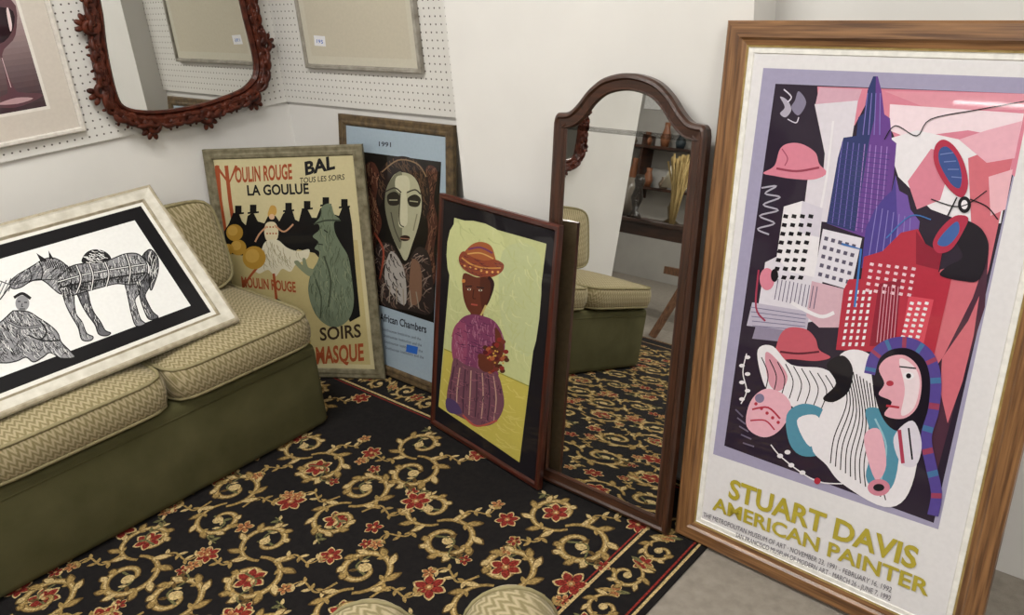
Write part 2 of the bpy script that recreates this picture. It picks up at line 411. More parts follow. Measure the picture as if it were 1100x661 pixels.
def stripe(ins,wd,col):
    x0,x1,y0,y1=RX0+ins,RX1-ins,RY0+ins,RY1-ins
    for a,b in (((x0,y0),(x1,y0)),((x1,y0),(x1,y1)),((x1,y1),(x0,y1)),((x0,y1),(x0,y0))):
        rribbon([a,b],wd,wd,col)
stripe(.022,.008,TAN);stripe(.036,.006,RED);stripe(.175,.009,TAN);stripe(.188,.005,RED)
def border_run(p,d,L):
    n=int(L/.13); st=L/n; q=Vector((-d[1],d[0]))
    for i in range(n):
        c=Vector(p)+Vector(d)*st*(i+.5); s=1 if i%2 else -1; a=math.atan2(d[1],d[0])
        scroll(c+q*.012*s,.045,a+math.pi,s,1.2,.016,6,False)
        cc=c+Vector(d)*st*.5
        rflower(cc,.026 if i%2 else .02,6,RED if i%2 else ORG)
        rleaf(cc,a+s*1.3,.045,.016,GOLD); rleaf(cc,a+s*1.3+math.pi,.04,.014,OLV)
mid=.106
border_run((RX1-mid,RY1-.12),(0,-1),RY1-RY0-.24); border_run((RX1-.18,RY1-mid),(-1,0),RX1-RX0-.3)
dec.obj('woven_pattern',root)
ST=RT+.002
# ------------------------------------------------------------------ sofa
def cushion_mesh(mb,sx,sy,sz,puff,m,M,pipe=None,p=7):
    N=14
    bm=bmesh.new(); bmesh.ops.create_cube(bm,size=2); bmesh.ops.subdivide_edges(bm,edges=bm.edges[:],cuts=N,use_grid_fill=True)
    for v in bm.verts:
        u,t,w=v.co
        r=max(abs(u),abs(t)); 
        if r>1e-6:
            k=((abs(u)/r)**p+(abs(t)/r)**p)**(-1/p); uu,tt=u*k,t*k
        else: uu,tt=0,0
        rim=r**5
        z=w*sz/2*(1-.22*rim*abs(w))+ (puff*(1-uu**2)*(1-tt**2))*(1 if w>0 else -.25)*abs(w)
        bul=1+ .035*(1-w*w) if r>.98 else 1
        v.co=Vector((uu*sx/2*bul,tt*sy/2*bul,z))
    for v in bm.verts: v.co=M@v.co
    bm.verts.index_update(); mb.add([v.co[:] for v in bm.verts],[[v.index for v in f.verts] for f in bm.faces],m,True); bm.free()
    if pipe:
        for s in (1,-1):
            path=[]
            for k in range(65):
                a=2*math.pi*k/64; c_,s_=math.cos(a),math.sin(a); kk=(abs(c_)**p+abs(s_)**p)**(-1/p)
                path.append(M@Vector((c_*kk*sx/2*1.0,s_*kk*sy/2*1.0,s*sz/2*.8)))
            mb.tube(path,.006,pipe,6)
SF=-2.31; SY0,SY1=-.2,1.462
sofa=empty('loveseat_sofa')
mb=MB(); mb.box((-3.0,SY0,ST),(SF,SY1,.335),GREEN,.03)
mb.tube([(SF-.002,SY0+.03,.295),(SF-.002,SY1-.03,.295)],.004,GREEN); mb.obj('base',sofa)
mb=MB(); mb.box((-3.015,SY0,.30),(-2.90,SY1,.755),GREEN,.04); mb.obj('backrest',sofa)
PIPE=flat('#887f5e',.9,0,'piping')
ys=[SY1,.93,.37,SY0]
for i in range(3):
    y1,y0=ys[i],ys[i+1]; mb=MB()
    cushion_mesh(mb,.615,y1-y0-.012,.125,.022,CHEV,Matrix.Translation((SF+.012-.3,(y0+y1)/2,.398)),PIPE,9)
    mb.obj('seat_cushion_%d'%(i+1),sofa)
    mb=MB()
    cushion_mesh(mb,.335,y1-y0-.012,.13,.02,CHEV,Matrix.Translation((-2.838,(y0+y1)/2,.625))@Matrix.Rotation(math.radians(78),4,'Y'),PIPE,6)
    mb.obj('back_cushion_%d'%(i+1),sofa)
# ------------------------------------------------------------------ framed print (horse) on sofa
zs=.476
p=hit((258,343),(0,0,zs+.014),(0,0,1))
Wd=.84
best=None
for ln in range(30,56):
    l=math.radians(ln)
    for hh in range(50,72):
        q=project(p+Vector((-math.sin(l),0,math.cos(l)))*hh/100); e_=(q[0]-161)**2+(q[1]-197)**2
        if best is None or e_<best[0]: best=(e_,l,hh/100)
l,Hh=best[1],best[2]
hp=Panel('framed_print',(p.x,p.y-Wd,p.z),math.pi/2,l,Wd,Hh)
cream=noisy('whitewashed_wood','#b5b0a2','#d0ccc0',25,.5,.2,80,.002); creamd=noisy('worn_bead','#918770','#b3aa95',40,.4,.2,80,.002)
hp.frame([(0,-.02,cream,cream),(0,-.004,cream,cream),(.006,0,creamd,creamd),(.012,.0,creamd,creamd),(.016,-.003,cream,cream),(.044,-.008,cream,cream),(.049,-.004,creamd,creamd),(.054,-.012,creamd,creamd)])
hp.z=-.012; hp.coat=.25
ih=[(.052,.052),(Wd-.052,.052),(Wd-.052,Hh-.052),(.052,Hh-.052)]
hp.lpoly(ih,'#d6d4cd'); hp.lpoly(inset(ih,.014),'#131214'); hp.lpoly(inset(ih,.06),'#dadad8')
K='#1b1a1c';Wt='#dadad8';G1='#858588';G2='#5c5c60'
body=[(62,300),(75,287),(90,283),(104,281),(118,279),(134,273),(148,273),(157,282),(158,294),(151,303),(140,306),(125,305),(108,309),(90,314),(74,318),(64,312)]
neck=[(76,290),(66,281),(56,277),(46,279),(38,284),(28,290),(18,296),(11,303),(13,310),(22,309),(32,303),(42,300),(50,304),(58,311),(66,316),(76,310)]
legs=[[(66,312),(78,315),(80,328),(82,338),(88,346),(93,358),(100,362),(97,366),(88,365),(84,352),(77,340),(71,328)],[(82,313),(93,312),(97,326),(101,336),(108,346),(113,355),(119,358),(114,361),(106,359),(102,349),(94,338),(87,326)],[(134,303),(149,303),(150,314),(145,322),(147,331),(151,343),(156,348),(146,350),(141,336),(138,322)],[(147,301),(158,293),(161,306),(156,317),(159,326),(164,335),(170,341),(160,343),(154,331),(150,318)]]
for i,L_ in enumerate(legs): hp.poly(L_,G1 if i%2==0 else G2,True)
hp.poly(body,G1,True); hp.poly(neck,G1,True)
hp.poly([(44,282),(39,272),(50,279)],K); hp.poly([(53,279),(52,269),(58,279)],K)
tail=[(153,275),(161,268),(169,276),(170,290),(166,304),(162,312),(160,300),(161,286)]
hp.poly(tail,G2,True)
for pl in [body,neck,tail]+legs: hp.line(pl+[pl[0]],K,1.2)
hp.hatch(body,230,1.45,7,.75,K,.2); hp.hatch(body,90,.05,7,.6,K,.2); hp.hatch(body,90,1.3,6,.7,Wt,.2)
hp.hatch([(70,304),(100,300),(140,296),(156,292),(150,303),(125,305),(90,314),(70,315)],120,1.5,6,.9,K,.2)
hp.hatch(neck,120,2.2,6,.7,K); hp.hatch(neck,50,2.2,5,.6,Wt)
for L_ in legs: hp.hatch(L_,40,1.3,6,.8,K);hp.hatch(L_,14,1.3,5,.6,Wt)
hp.hatch(tail,60,1.6,12,.8,K);hp.hatch(tail,20,1.6,10,.6,Wt)
hp.line([(62,303),(100,293),(156,284)],K,2.6);hp.line([(62,303),(100,293),(156,284)],Wt,.9);hp.line([(64,309),(100,302),(156,293)],K,1.6)
for xx in ((95,281,98,312),(112,280,114,308),(82,285,82,315),(135,273,138,305)):
    hp.line([(xx[0],xx[1]),(xx[0]+5,(xx[1]+xx[3])/2),(xx[2],xx[3])],K,3.0);hp.line([(xx[0],xx[1]),(xx[0]+5,(xx[1]+xx[3])/2),(xx[2],xx[3])],Wt,1.0)
sad=[(88,282),(92,272),(102,268),(114,271),(119,279),(104,283)]
hp.poly(sad,K,True); hp.hatch(sad,26,.3,6,.9,Wt)
hp.circ((25,297),1.6,Wt);hp.circ((25,297),.9,K);hp.line([(31,288),(34,297),(31,304)],K,1.4);hp.line([(42,281),(46,291),(44,301)],K,1.4);hp.line([(14,304),(19,304)],K,1)
for k in range(13): hp.line([(46+k*2.6,277+k*.8),(50+k*2.6,286+k*.7)],K,1.1)
hp.line([(0,302),(14,306),(32,302),(60,300)],K,1.0)
fig=[(14,334),(30,335),(42,342),(54,350),(62,358),(66,368),(76,378),(80,384),(66,385),(54,379),(46,384),(36,389),(28,384),(18,388),(4,390),(-14,386),(-16,360),(2,345)]
hp.circ((24,326),7.5,G1,8.5); hp.line([(15,320),(24,315.5),(33,321)],K,3.2); hp.line([(19,324),(22,324)],K,1.2);hp.line([(26,325),(29,325)],K,1.2);hp.line([(24,326),(23,329.5),(25,329.5)],K,.8);hp.line([(21,332),(27,332)],K,1)
hp.poly(fig,G1,True); hp.line(fig+[fig[0]],K,1.3)
hp.hatch(fig,230,.9,8,.8,K); hp.hatch(fig,90,2.3,7,.7,K);hp.hatch(fig,110,.9,7,.7,Wt)
hp.line([(8,345),(24,352),(44,350)],K,3.0);hp.line([(8,345),(24,352),(44,350)],G1,1.4);hp.line([(30,360),(46,366),(64,366)],K,1.6);hp.line([(42,344),(50,356),(44,366)],K,1.6)
hp.line([(0,322),(12,306),(20,296)],K,1.4)
for k in range(14): hp.line([(-26+k*5,330-k*2.4),(-18+k*5,312-k*2.2)],G2,1.0)
hp.done()
# ------------------------------------------------------------------ leaning frames
def lean_panel(name,corn,wt,leandeg,T,init):
    l=math.radians(leandeg); z0=ST+T*math.sin(l)
    q=fit(corn,wt,l,z0,init)
    return Panel(name,(q[0],q[1],z0),q[2],l,q[3],q[4])
oakV=wood('oak_vertical','#573921','#8d653f',True);oakH=wood('oak_horizontal','#573921','#8d653f',False)
gilt=noisy('gilt_line','#85703f','#a38e5c',40,.35,.1,80,.001)
dv=lean_panel('framed_poster',[(783,22),(1197,20),(1048,725),(722,572)],[1,.3,.4,1],9.0,.022,(-.996,1.65,-.02,.774,1.371))
linen=flat('#dedcd6',.8,0,'linen')
inn=dv.frame([(0,-.022,oakV,oakH),(0,-.004,oakV,oakH),(.005,0,oakV,oakH),(.036,.0,oakV,oakH),(.042,-.006,oakV,oakH),(.053,-.009,oakV,oakH),(.055,-.010,gilt,gilt),(.058,-.010,gilt,gilt),(.060,-.012,linen,linen),(.070,-.012,linen,linen),(.072,-.0145,linen,linen)])
inn=[(.06,.06),(dv.w-.06,.06),(dv.w-.06,dv.h-.06),(.06,dv.h-.06)]; dv.z=-.0143; dv.coat=1.0
dv.lpoly(inn,'#d9d7d9')
LAV='#9c97b2';DK='#2b2130';PK='#cf7f92';PKL='#dda9b7';WH='#e0dce1';RD='#aa2e40';NV='#2f3867';PU='#643f88';TE='#5089a0';BK='#19161c';CO='#c86a76';LIL='#cbc5d2'
dv.poly([(820,73),(1112,84),(1008,569),(766,488)],LAV)
dv.poly([(833,90),(1108,101),(1003,562),(778,479)],DK)
dv.poly([(878,93),(1108,101),(1090,190),(1060,165),(1010,150),(985,140),(962,150),(948,118),(930,112),(918,135),(880,128)],PK)
dv.poly([(950,98),(1108,101),(1104,118),(1000,118)],'#d5909f')
dv.poly([(956,112),(1100,122),(1094,150),(1040,140),(975,148),(955,140)],'#e6d2da')
dv.poly([(875,112),(922,106),(915,150),(900,240),(862,236),(868,190),(884,190),(886,165)],'#d3cdd6',False)
dv.poly([(880,94),(926,96),(922,108),(876,112)],'#c9a0b0')
dv.poly([(952,150),(985,140),(1040,152),(1086,178),(1075,240),(1040,240),(1000,225),(965,190)],WH)
dv.poly([(1040,170),(1092,150),(1062,290),(1050,330),(1005,395),(985,380),(1010,290),(1045,280)],CO)
dv.poly([(1030,150),(1060,140),(1098,130),(1090,170),(1060,175)],PKL)
dv.poly([(1000,160),(1025,165),(1010,215),(985,225),(975,195)],PK)
dv.poly([(1062,190),(1088,182),(1080,225),(1064,232)],'#dfaeb8')
dv.poly([(1062,270),(1058,330),(1030,420),(1003,520),(990,470),(1005,400),(1045,320)],'#4a2c3c')
dv.poly([(1040,345),(1052,318),(1046,360),(1034,410),(1018,455),(1010,420),(1012,385)],CO)
dv.poly([(832,178),(838,160),(848,154),(862,155),(876,164),(880,176),(888,186),(874,193),(850,192),(832,189),(820,186)],PK,True); dv.line([(834,181),(856,184),(880,180)],'#8f3b50',2.4)
dv.line([(840,160),(846,170),(843,178)],'#9c4c62',1.2)
dv.poly([(838,104),(846,108),(850,118),(844,126),(838,122),(843,115)],'#a9a3b3',True); dv.poly([(858,98),(866,110),(858,124),(850,116),(854,108)],'#7f7990',True); dv.line([(842,96),(850,104),(846,110)],'#cfc9d8',1.4);dv.line([(846,128),(855,132),(858,126)],'#cfc9d8',1.2)
dv.line([(818,202),(834,200),(822,208),(838,212),(820,220),(836,226),(816,232),(832,240),(814,246),(826,252)],'#a8a3b2',1.8)
dv.poly([(938,82),(943,82),(947,98),(950,123),(956,127),(958,150),(963,154),(960,190),(948,262),(888,240),(900,170),(906,148),(920,146),(922,126),(928,122),(932,97)],PU)
dv.poly([(938,82),(941,82),(940,125),(934,150),(918,249),(888,240),(900,170),(906,148),(920,146),(922,126),(928,122),(932,97)],NV)
for k in range(9): dv.line([(905+k*6,152+k*.7),(894+k*6.4,240+k*1.9)],'#6a63a8' if k<4 else '#9a78bd',.9)
for k in range(16): dv.line([(903-k*.9,160+k*5.2),(956-k*.6,166+k*5.6)],'#3f3a78',.6)
for k in range(4): dv.line([(932+k*4.5,100),(927+k*6,145)],'#7c72b8',.9)
dv.line([(895,130),(888,190),(878,242)],WH,2.4)
dv.poly([(962,188),(966,205),(975,210),(978,225),(988,238),(985,262),(976,300),(925,288),(930,245),(940,225),(950,212),(958,205)],'#4a3e88')
dv.poly([(962,188),(966,205),(975,210),(978,225),(988,238),(985,262),(976,300),(958,296),(964,240)],'#6c509c')
for k in range(7): dv.line([(942+k*6,222+k*2),(932+k*7,285+k*2)],'#8177b8',.9)
dv.poly([(842,222),(862,216),(884,224),(874,316),(830,306)],WH);dv.poly([(884,246),(926,256),(914,312),(874,300)],'#d6d2dc');dv.poly([(862,216),(884,224),(880,255),(858,250)],LIL)
dv.poly([(822,282),(834,276),(848,292),(884,300),(876,345),(836,352),(812,345)],'#d3ced8');dv.poly([(808,325),(870,335),(866,358),(802,350)],'#b5aec0')
dv.poly([(872,302),(912,312),(904,352),(880,352),(866,340)],'#c9a6b2')
for r in range(8):
    for c in range(4): dv.rect((842+c*9-r*1.5,230+r*9.4),(847+c*9-r*1.5,231+r*9.4),(846+c*9-r*1.6,235+r*9.4),(841+c*9-r*1.6,234+r*9.4),BK)
for r in range(5):
    for c in range(5): dv.rect((886+c*7.4-r*1.6,254+r*9.6+c*2),(890+c*7.4-r*1.6,255+r*9.6+c*2),(889+c*7.4-r*1.6,259+r*9.6+c*2),(885+c*7.4-r*1.6,258+r*9.6+c*2),'#5a5468')
for k in range(11): dv.line([(836+k*4.2,300+k*.8),(832+k*4.2,322+k)],'#5b5570',.9)
for k in range(5): dv.line([(806+k*.6,330+k*5),(866-k*.4,339+k*4)],'#6e6885',.8)
dv.circ((824,300),8,PK,12);dv.circ((832,296),4,BK,7);dv.line([(815,290),(812,330),(822,345)],'#9a3850',2);dv.line([(850,325),(880,340),(896,336)],WH,4)
dv.poly([(812,350),(850,356),(846,368),(808,364)],'#8a8298')
dv.poly([(928,276),(948,270),(960,258),(968,250),(986,246),(994,262),(1012,272),(1008,292),(1022,300),(1010,352),(1002,388),(975,380),(898,376),(906,312),(912,300),(925,300)],RD)
dv.poly([(944,305),(968,300),(962,372),(934,372)],'#861f33');dv.poly([(976,318),(1003,322),(992,370),(968,368)],'#cd4b5b');dv.poly([(984,248),(994,262),(1012,272),(1008,290),(984,284)],'#861f33')
for r in range(9):
    for c in range(4): dv.rect((913+c*7-r*1,312+r*7),(916+c*7-r,312+r*7),(915+c*7-r,316+r*7),(912+c*7-r,316+r*7),WH)
for r in range(5):
    for c in range(6): dv.rect((935+c*9-r*1.2,282+r*7+c),(939+c*9-r*1.2,283+r*7+c),(938+c*9-r*1.2,286+r*7+c),(934+c*9-r*1.2,285+r*7+c),'#e0bec8')
for r in range(7):
    for c in range(3): dv.rect((978+c*8-r*1.6,324+r*6),(982+c*8-r*1.6,325+r*6),(981+c*8-r*1.6,328+r*6),(977+c*8-r*1.6,327+r*6),WH)
for k in range(6): dv.line([(948+k*3.4,308),(942+k*3.6,368)],'#d090a0',.9)
dv.line([(904,262),(925,268),(918,330)],'#3f6fb0',2.4,False)
dv.line([(952,256),(978,232),(1000,236)],'#3f6fb0',1.3)
dv.poly([(1005,156),(1014,150),(1026,158),(1036,176),(1040,198),(1034,212),(1022,206),(1010,190),(1003,172)],'#a83048',True)
dv.poly([(1010,160),(1018,158),(1028,170),(1033,188),(1031,202),(1022,198),(1012,182),(1008,170)],'#3a4f88',True)
for k in range(4): dv.line([(1010+k*4,166+k*8),(1024+k*3,164+k*9)],'#6f7fb0',1)
dv.poly([(1030,236),(1042,238),(1056,248),(1062,268),(1052,300),(1034,302),(1010,296),(1018,286),(1034,276),(1026,256)],'#1c1620',True)
dv.poly([(1002,262),(1010,246),(1026,232),(1040,234),(1034,250),(1022,268),(1008,272)],'#a83048',True)
dv.poly([(1007,262),(1014,250),(1028,238),(1030,250),(1018,264)],'#3f5f9c',True)
dv.circ((1036,220),7,BK,9);dv.circ((1036,220),3.5,WH,5);dv.line([(1042,214),(1060,222),(1072,236)],BK,1.4);dv.line([(1028,212),(1018,232)],BK,1.6)
dv.line([(950,150),(962,135),(985,146),(1000,128),(1050,118),(1105,108)],BK,1.1);dv.line([(1000,214),(1032,222),(1060,205)],BK,1.2)
dv.poly([(832,378),(838,360),(848,352),(866,354),(876,364),(880,376),(892,384),(876,388),(850,386),(834,388),(826,384)],'#b95462',True);dv.line([(838,378),(858,380),(880,378)],'#571c2b',2.2)
dv.poly([(814,376),(830,372),(850,392),(884,396),(900,410),(896,440),(870,452),(850,436),(828,424),(818,405)],WH,True)
dv.poly([(822,380),(832,384),(846,404),(838,420),(826,412)],'#cc92a0',True)
for k in range(9): dv.line([(818+k*8.6,384+k*2.4),(825+k*9,402+k*2.6),(822+k*8.6,420+k*2.8)],BK,1.1)
dv.poly([(806,432),(822,418),(842,424),(850,440),(838,462),(820,470),(802,458)],PKL,True)
dv.line([(808,440),(825,438),(838,450)],RD,2);dv.line([(806,452),(822,452),(832,462)],RD,1.6);dv.circ((816,428),5,'#7c7490')
for k in range(5): dv.circ((812+k*6,434+k*5),1.8,RD)
dv.poly([(845,446),(862,434),(884,440),(892,458),(884,486),(862,490),(848,476)],TE,True);dv.poly([(856,452),(876,446),(884,462),(870,480)],WH,True)
dv.poly([(900,385),(922,376),(944,392),(958,440),(985,478),(976,530),(950,545),(905,520),(888,500),(872,480),(884,440),(896,430)],WH,True)
for k in range(12): dv.line([(902+k*3.6,390+k*2.4),(910+k*3.4,430+k*4),(896+k*4.6,470+k*4),(892+k*5.4,498+k*3.6)],BK,1.2)
dv.poly([(930,440),(958,446),(966,480),(960,520),(944,530),(930,512),(938,478)],TE,True); dv.line([(940,450),(952,480),(946,518)],'#8fb8c6',2)
dv.poly([(928,470),(945,462),(952,500),(940,515)],PKL,True)
dv.poly([(888,392),(905,382),(916,396),(912,420),(896,432),(884,428),(898,412)],BK,True)
dv.poly([(936,396),(946,380),(972,370),(994,382),(1004,410),(1002,450),(984,462),(960,462),(944,440)],'#1a1420',True)
arc=[(934,402),(940,382),(956,370),(978,369),(997,382),(1005,406),(1003,440),(995,470),(1000,500),(1006,530),(1002,554)]
dv.line(arc,'#53448c',12)
hair=catmull(arc,5,False)
for i in range(1,len(hair)-3,4):
    dv.line([hair[i],hair[i+1]],'#93405a' if (i//4)%2 else '#456f9a',11.4,False)
dv.poly([(944,396),(954,384),(972,382),(986,394),(990,414),(985,438),(970,450),(950,446),(958,432),(944,424),(950,412)],'#d89fac',True)
dv.poly([(966,386),(982,394),(988,412),(982,438),(968,446),(972,418)],'#e0cfd5',True)
dv.circ((976,404),6,WH,4);dv.circ((976,404),2.8,BK);dv.line([(966,394),(984,396)],BK,1.6);dv.line([(952,436),(966,438)],RD,2.5);dv.circ((956,412),4,RD,3)
dv.poly([(960,470),(980,452),(990,476),(984,500),(968,498)],'#d2ccd8',True);dv.line([(966,462),(970,498)],'#a83f55',4);dv.line([(976,460),(980,494)],BK,2)
dv.circ((944,524),12,'#c67e90',9);dv.circ((944,524),6,BK,4)
dv.line([(905,520),(880,518),(858,506),(838,490),(828,478)],WH,1.3)
for a_ in ((838,490),(850,500),(862,508),(846,486)): dv.circ(a_,3.2,WH,2.4)
dv.circ((878,517),3.5,RD)
dv.line([(802,380),(798,400),(802,420),(796,434)],WH,1.2)
for k in range(6): dv.circ((800-(k%2)*6+3,384+k*9),3.0,WH,2.0)
for k in range(5): dv.line([(790+k*2,440+k*9),(798+k*3,448+k*8)],'#6b6278',1.6)
YL='#ab9c34'
dv.text('STUART DAVIS',(782,534),(983,612),(785,514),YL,.03)
dv.text('AMERICAN PAINTER',(765,547),(997,641),(766.5,533),YL,.025)
dv.text('THE METROPOLITAN MUSEUM OF ART · NOVEMBER 23, 1991 - FEBRUARY 16, 1992',(755,555),(957,637),(756,550),'#54505a')
dv.text('SAN FRANCISCO MUSEUM OF MODERN ART · MARCH 26 - JUNE 7, 1992',(790,577),(956,646),(791,572),'#54505a')
dv.done()
# distant shop fixtures (their reflections streak the poster glazing)
def refl(panel,px,z):
    P=hit(px,panel.O,panel.n); d=ray(px); r=d-panel.n*2*d.dot(panel.n); t=(z-P.z)/r.z; return P+r*t
for px_,ln_ in (((1000,108),3.4),((1072,148),1.3)):
    fp=refl(dv,px_,2.65)
    if YF+.5<fp.y<0 and XF+1.8<fp.x<2: fixture(fp.x,fp.y,10,ln_)
# ---- arched mirror
mw_v=wood('walnut_vertical','#2a1810','#46291b',True,rough=.35,coat=.3);mw_h=wood('walnut_horizontal','#2a1810','#46291b',False,rough=.35,coat=.3)
mr=lean_panel('standing_mirror',[(592,125),(762,130),(712,577),(580,511)],[1,1,1,.7],9.7,.028,(-1.485,1.633,0,.48,1.133))
w_,h_=mr.w,mr.h; pk=.112
side=[(.004,h_-.012),(.014,h_-.002),(.035,h_+.0),(.055,h_+.006),(.08,h_+.028),(.11,h_+.062),(.15,h_+.092),(.195,h_+pk-.005)]
side=[(x*w_/.48,y) for x,y in side]
ol=[(0,0),(w_,0),(w_,h_-.03)]+[(w_-x,y) for x,y in side]+[(w_/2,h_+pk)]+side[::-1]+[(0,h_-.03)]
core=ol[:3]+[(a,b) for a,b in catmull(ol[3:-1],4,False)]+[ol[-1]]
inn=mr.frame([(0,-.028,mw_v,mw_h),(0,-.006,mw_v,mw_h),(.005,0,mw_v,mw_h),(.012,.002,mw_v,mw_h),(.017,-.004,mw_v,mw_h),(.036,-.006,mw_v,mw_h),(.040,-.003,mw_v,mw_h),(.044,-.012,mw_v,mw_h)],core)
mr.board(inn,-.011,MIR,'mirror_glass')
# ---- kneeling girl painting
rwV=wood('mahogany_vertical','#2b120c','#4e2015',True,rough=.3,coat=.4);rwH=wood('mahogany_horizontal','#2b120c','#4e2015',False,rough=.3,coat=.4)
gp=lean_panel('framed_painting',[(478,211),(606,240),(573,526),(452,456)],[1]*4,10.5,.020,(-2.02,1.646,-.1,.568,.83))
inn=gp.frame([(0,-.020,rwV,rwH),(0,-.004,rwV,rwH),(.004,0,rwV,rwH),(.014,0,rwV,rwH),(.02,-.008,rwV,rwH)])
gp.z=-.008;gp.coat=.4
gp.lpoly(inn,'#19161a')
GB=[(488,234),(587,262),(558,497),(471,437)]
gp.poly(GB,'#b4b884')
gp.poly([(488,240),(540,254),(530,330),(484,300)],'#bcc08a',True);gp.poly([(540,270),(580,275),(572,380),(540,350)],'#b0b688',True)
gp.hatch(GB,140,1.3,16,1.5,'#adb27f',.9,False);gp.hatch(GB,120,1.0,14,1.4,'#bfc28f',.9,False)
gp.poly([(477,375),(530,398),(568,415),(558,497),(471,437)],'#b5a850');gp.line([(477,375),(530,398),(568,415)],'#8d8a3c',1.2)
gp.hatch([(477,375),(530,398),(568,415),(558,497),(471,437)],90,.4,14,1.3,'#c2b562',.5,False)
SK='#5c2f22';MV='#733a58'
gp.poly([(500,276),(503,266),(514,260),(526,263),(531,273),(530,284)],'#9a5936',True)
gp.poly([(493,276),(498,270),(507,276),(520,280),(532,279),(541,284),(539,292),(528,298),(512,297),(500,291),(494,284)],'#854430',True)
gp.line([(496,277),(506,284),(520,288),(538,288)],'#bd874b',1.6);gp.line([(503,268),(516,266),(529,272)],'#6d3a5c',2);gp.line([(502,273),(516,272),(530,278)],'#c3965a',1.4)
for k in range(7): gp.circ((499+k*6,286+min(k,4)*1.6),1.3,'#d9a25c')
gp.hatch([(493,276),(498,270),(507,276),(520,280),(532,279),(541,284),(539,292),(528,298),(512,297),(500,291),(494,284)],30,.3,6,.7,'#4b2431')
gp.poly([(498,294),(512,298),(526,298),(528,312),(524,326),(516,336),(508,338),(501,330),(497,314)],SK,True)
gp.poly([(524,298),(531,304),(528,318),(522,328)],'#2c171a',True)
gp.poly([(516,300),(526,302),(526,318),(518,332)],'#4b241b',True)
gp.poly([(506,332),(518,332),(518,345),(508,346)],SK,True)
gp.circ((504,311),2.0,'#d8cdb8',1.1);gp.circ((516,312),2.0,'#d8cdb8',1.1);gp.circ((504,311),1,BK);gp.circ((516,312),1,BK)
gp.line([(500,308),(507,307.5)],BK,1.1);gp.line([(512,308.5),(520,309.5)],BK,1.1);gp.line([(509,311),(508,320),(511,321)],'#3a1a14',1);gp.line([(506,327),(513,328)],'#9c4a3e',1.8)
gp.circ((498,302),2.0,'#b9753a')
gp.line([(522,328),(514,342),(500,346),(489,352)],'#b8a265',2.0);gp.line([(495,345),(489,352),(486,362)],'#8a3f3a',2)
TB=[(494,344),(505,338),(520,340),(532,346),(540,360),(542,376),(532,392),(535,404),(512,402),(492,396),(487,376),(488,358)]
gp.poly(TB,MV,True)
gp.poly([(489,350),(499,346),(502,372),(498,394),(488,390),(485,370)],'#87445f',True)
gp.hatch(TB,90,1.5,8,.8,'#a06a80',.2);gp.hatch(TB,60,.2,7,.8,'#4f2643',.2)
SKT=[(488,385),(500,392),(520,398),(534,402),(540,420),(541,438),(532,454),(516,458),(498,450),(482,440),(480,424),(484,402)]
gp.poly(SKT,'#6a4450',True)
for k in range(8): gp.line([(488+k*6,394+k*1.4),(484+k*7,418+k*1.5),(484+k*6.6,440+k*2)],'#b28e80' if k%2 else '#3f2638',1.2)
gp.hatch(SKT,60,.3,6,.8,'#8e5a66');gp.hatch(SKT,40,1.5,6,.8,'#3a2236')
gp.poly([(480,428),(490,432),(496,444),(484,444),(479,438)],'#4b3a5e',True)
gp.line([(497,446),(512,458),(534,452)],'#a85044',2.0)
gp.poly([(532,352),(539,362),(541,378),(534,392),(524,392),(514,386),(515,380),(528,382),(532,372)],SK,True)
for i in range(40):
    a=random.random()*6.28;r=random.random()**.5
    gp.circ((533+14*r*math.cos(a),384+20*r*math.sin(a)),2.8,random.choice(['#7d2b27','#4f1b20','#9a5636','#6b332a','#873d30','#4a2a1c']),2.4);
for i in range(12): gp.circ((533+random.uniform(-10,10),382+random.uniform(-15,15)),1.0,'#bd9246')
gp.poly([(515,384),(526,388),(530,396),(522,400),(514,394)],SK,True)
gp.done()
# ---- Moulin Rouge style poster
agedV=noisy('aged_silver_wood','#5a543f','#837c66',35,.55,.4,90,.003)
mo=lean_panel('framed_poster',[(216,161),(388,155),(413,408),(268,398)],[1,1,1,.1],7.4,.02,(-2.972,1.472,.529,.653,.93))
inn=mo.frame([(0,-.02,agedV,agedV),(0,-.004,agedV,agedV),(.006,0,agedV,agedV),(.018,-.002,agedV,agedV),(.024,.0,agedV,agedV),(.036,-.002,agedV,agedV),(.04,-.008,agedV,agedV)])
mo.z=-.008;mo.coat=.35
CRM='#bdb38c';ORR='#96492b';GR='#66705c';YM='#a98334'
mo.lpoly(inn,CRM)
mo.poly([(240,262),(384,258),(398,392),(262,388)],'#b0a272')
mo.line([(233,178),(236,215),(242,252)],ORR,5,False);mo.line([(243,178),(247,215),(250,235)],ORR,4,False);mo.line([(232,178),(246,197),(254,178)],ORR,3,False)
mo.text('OULIN ROUGE',(253,196),(314,192),(252,180),ORR,.03)
mo.text('BAL',(328,188),(360,181),(327,174),K,.04)
mo.text('TOUS LES SOIRS',(322,197),(370,193),(322,191),K,.01)
mo.text('LA GOULUE',(266,210),(332,208),(265,199),K,.03)
crowd=[(242,272),(240,250),(246,240),(250,230),(256,228),(260,238),(264,242),(266,232),(272,228),(277,238),(284,240),(288,232),(296,232),(300,238),(304,230),(308,226),(314,226),(317,236),(321,238),(324,226),(330,224),(335,234),(340,234),(344,224),(352,219),(358,230),(364,232),(368,222),(375,222),(378,240),(382,290),(387,340),(376,346),(362,320),(350,285),(338,272),(320,268),(310,276),(290,266),(270,276)]
mo.poly(crowd,'#151413')
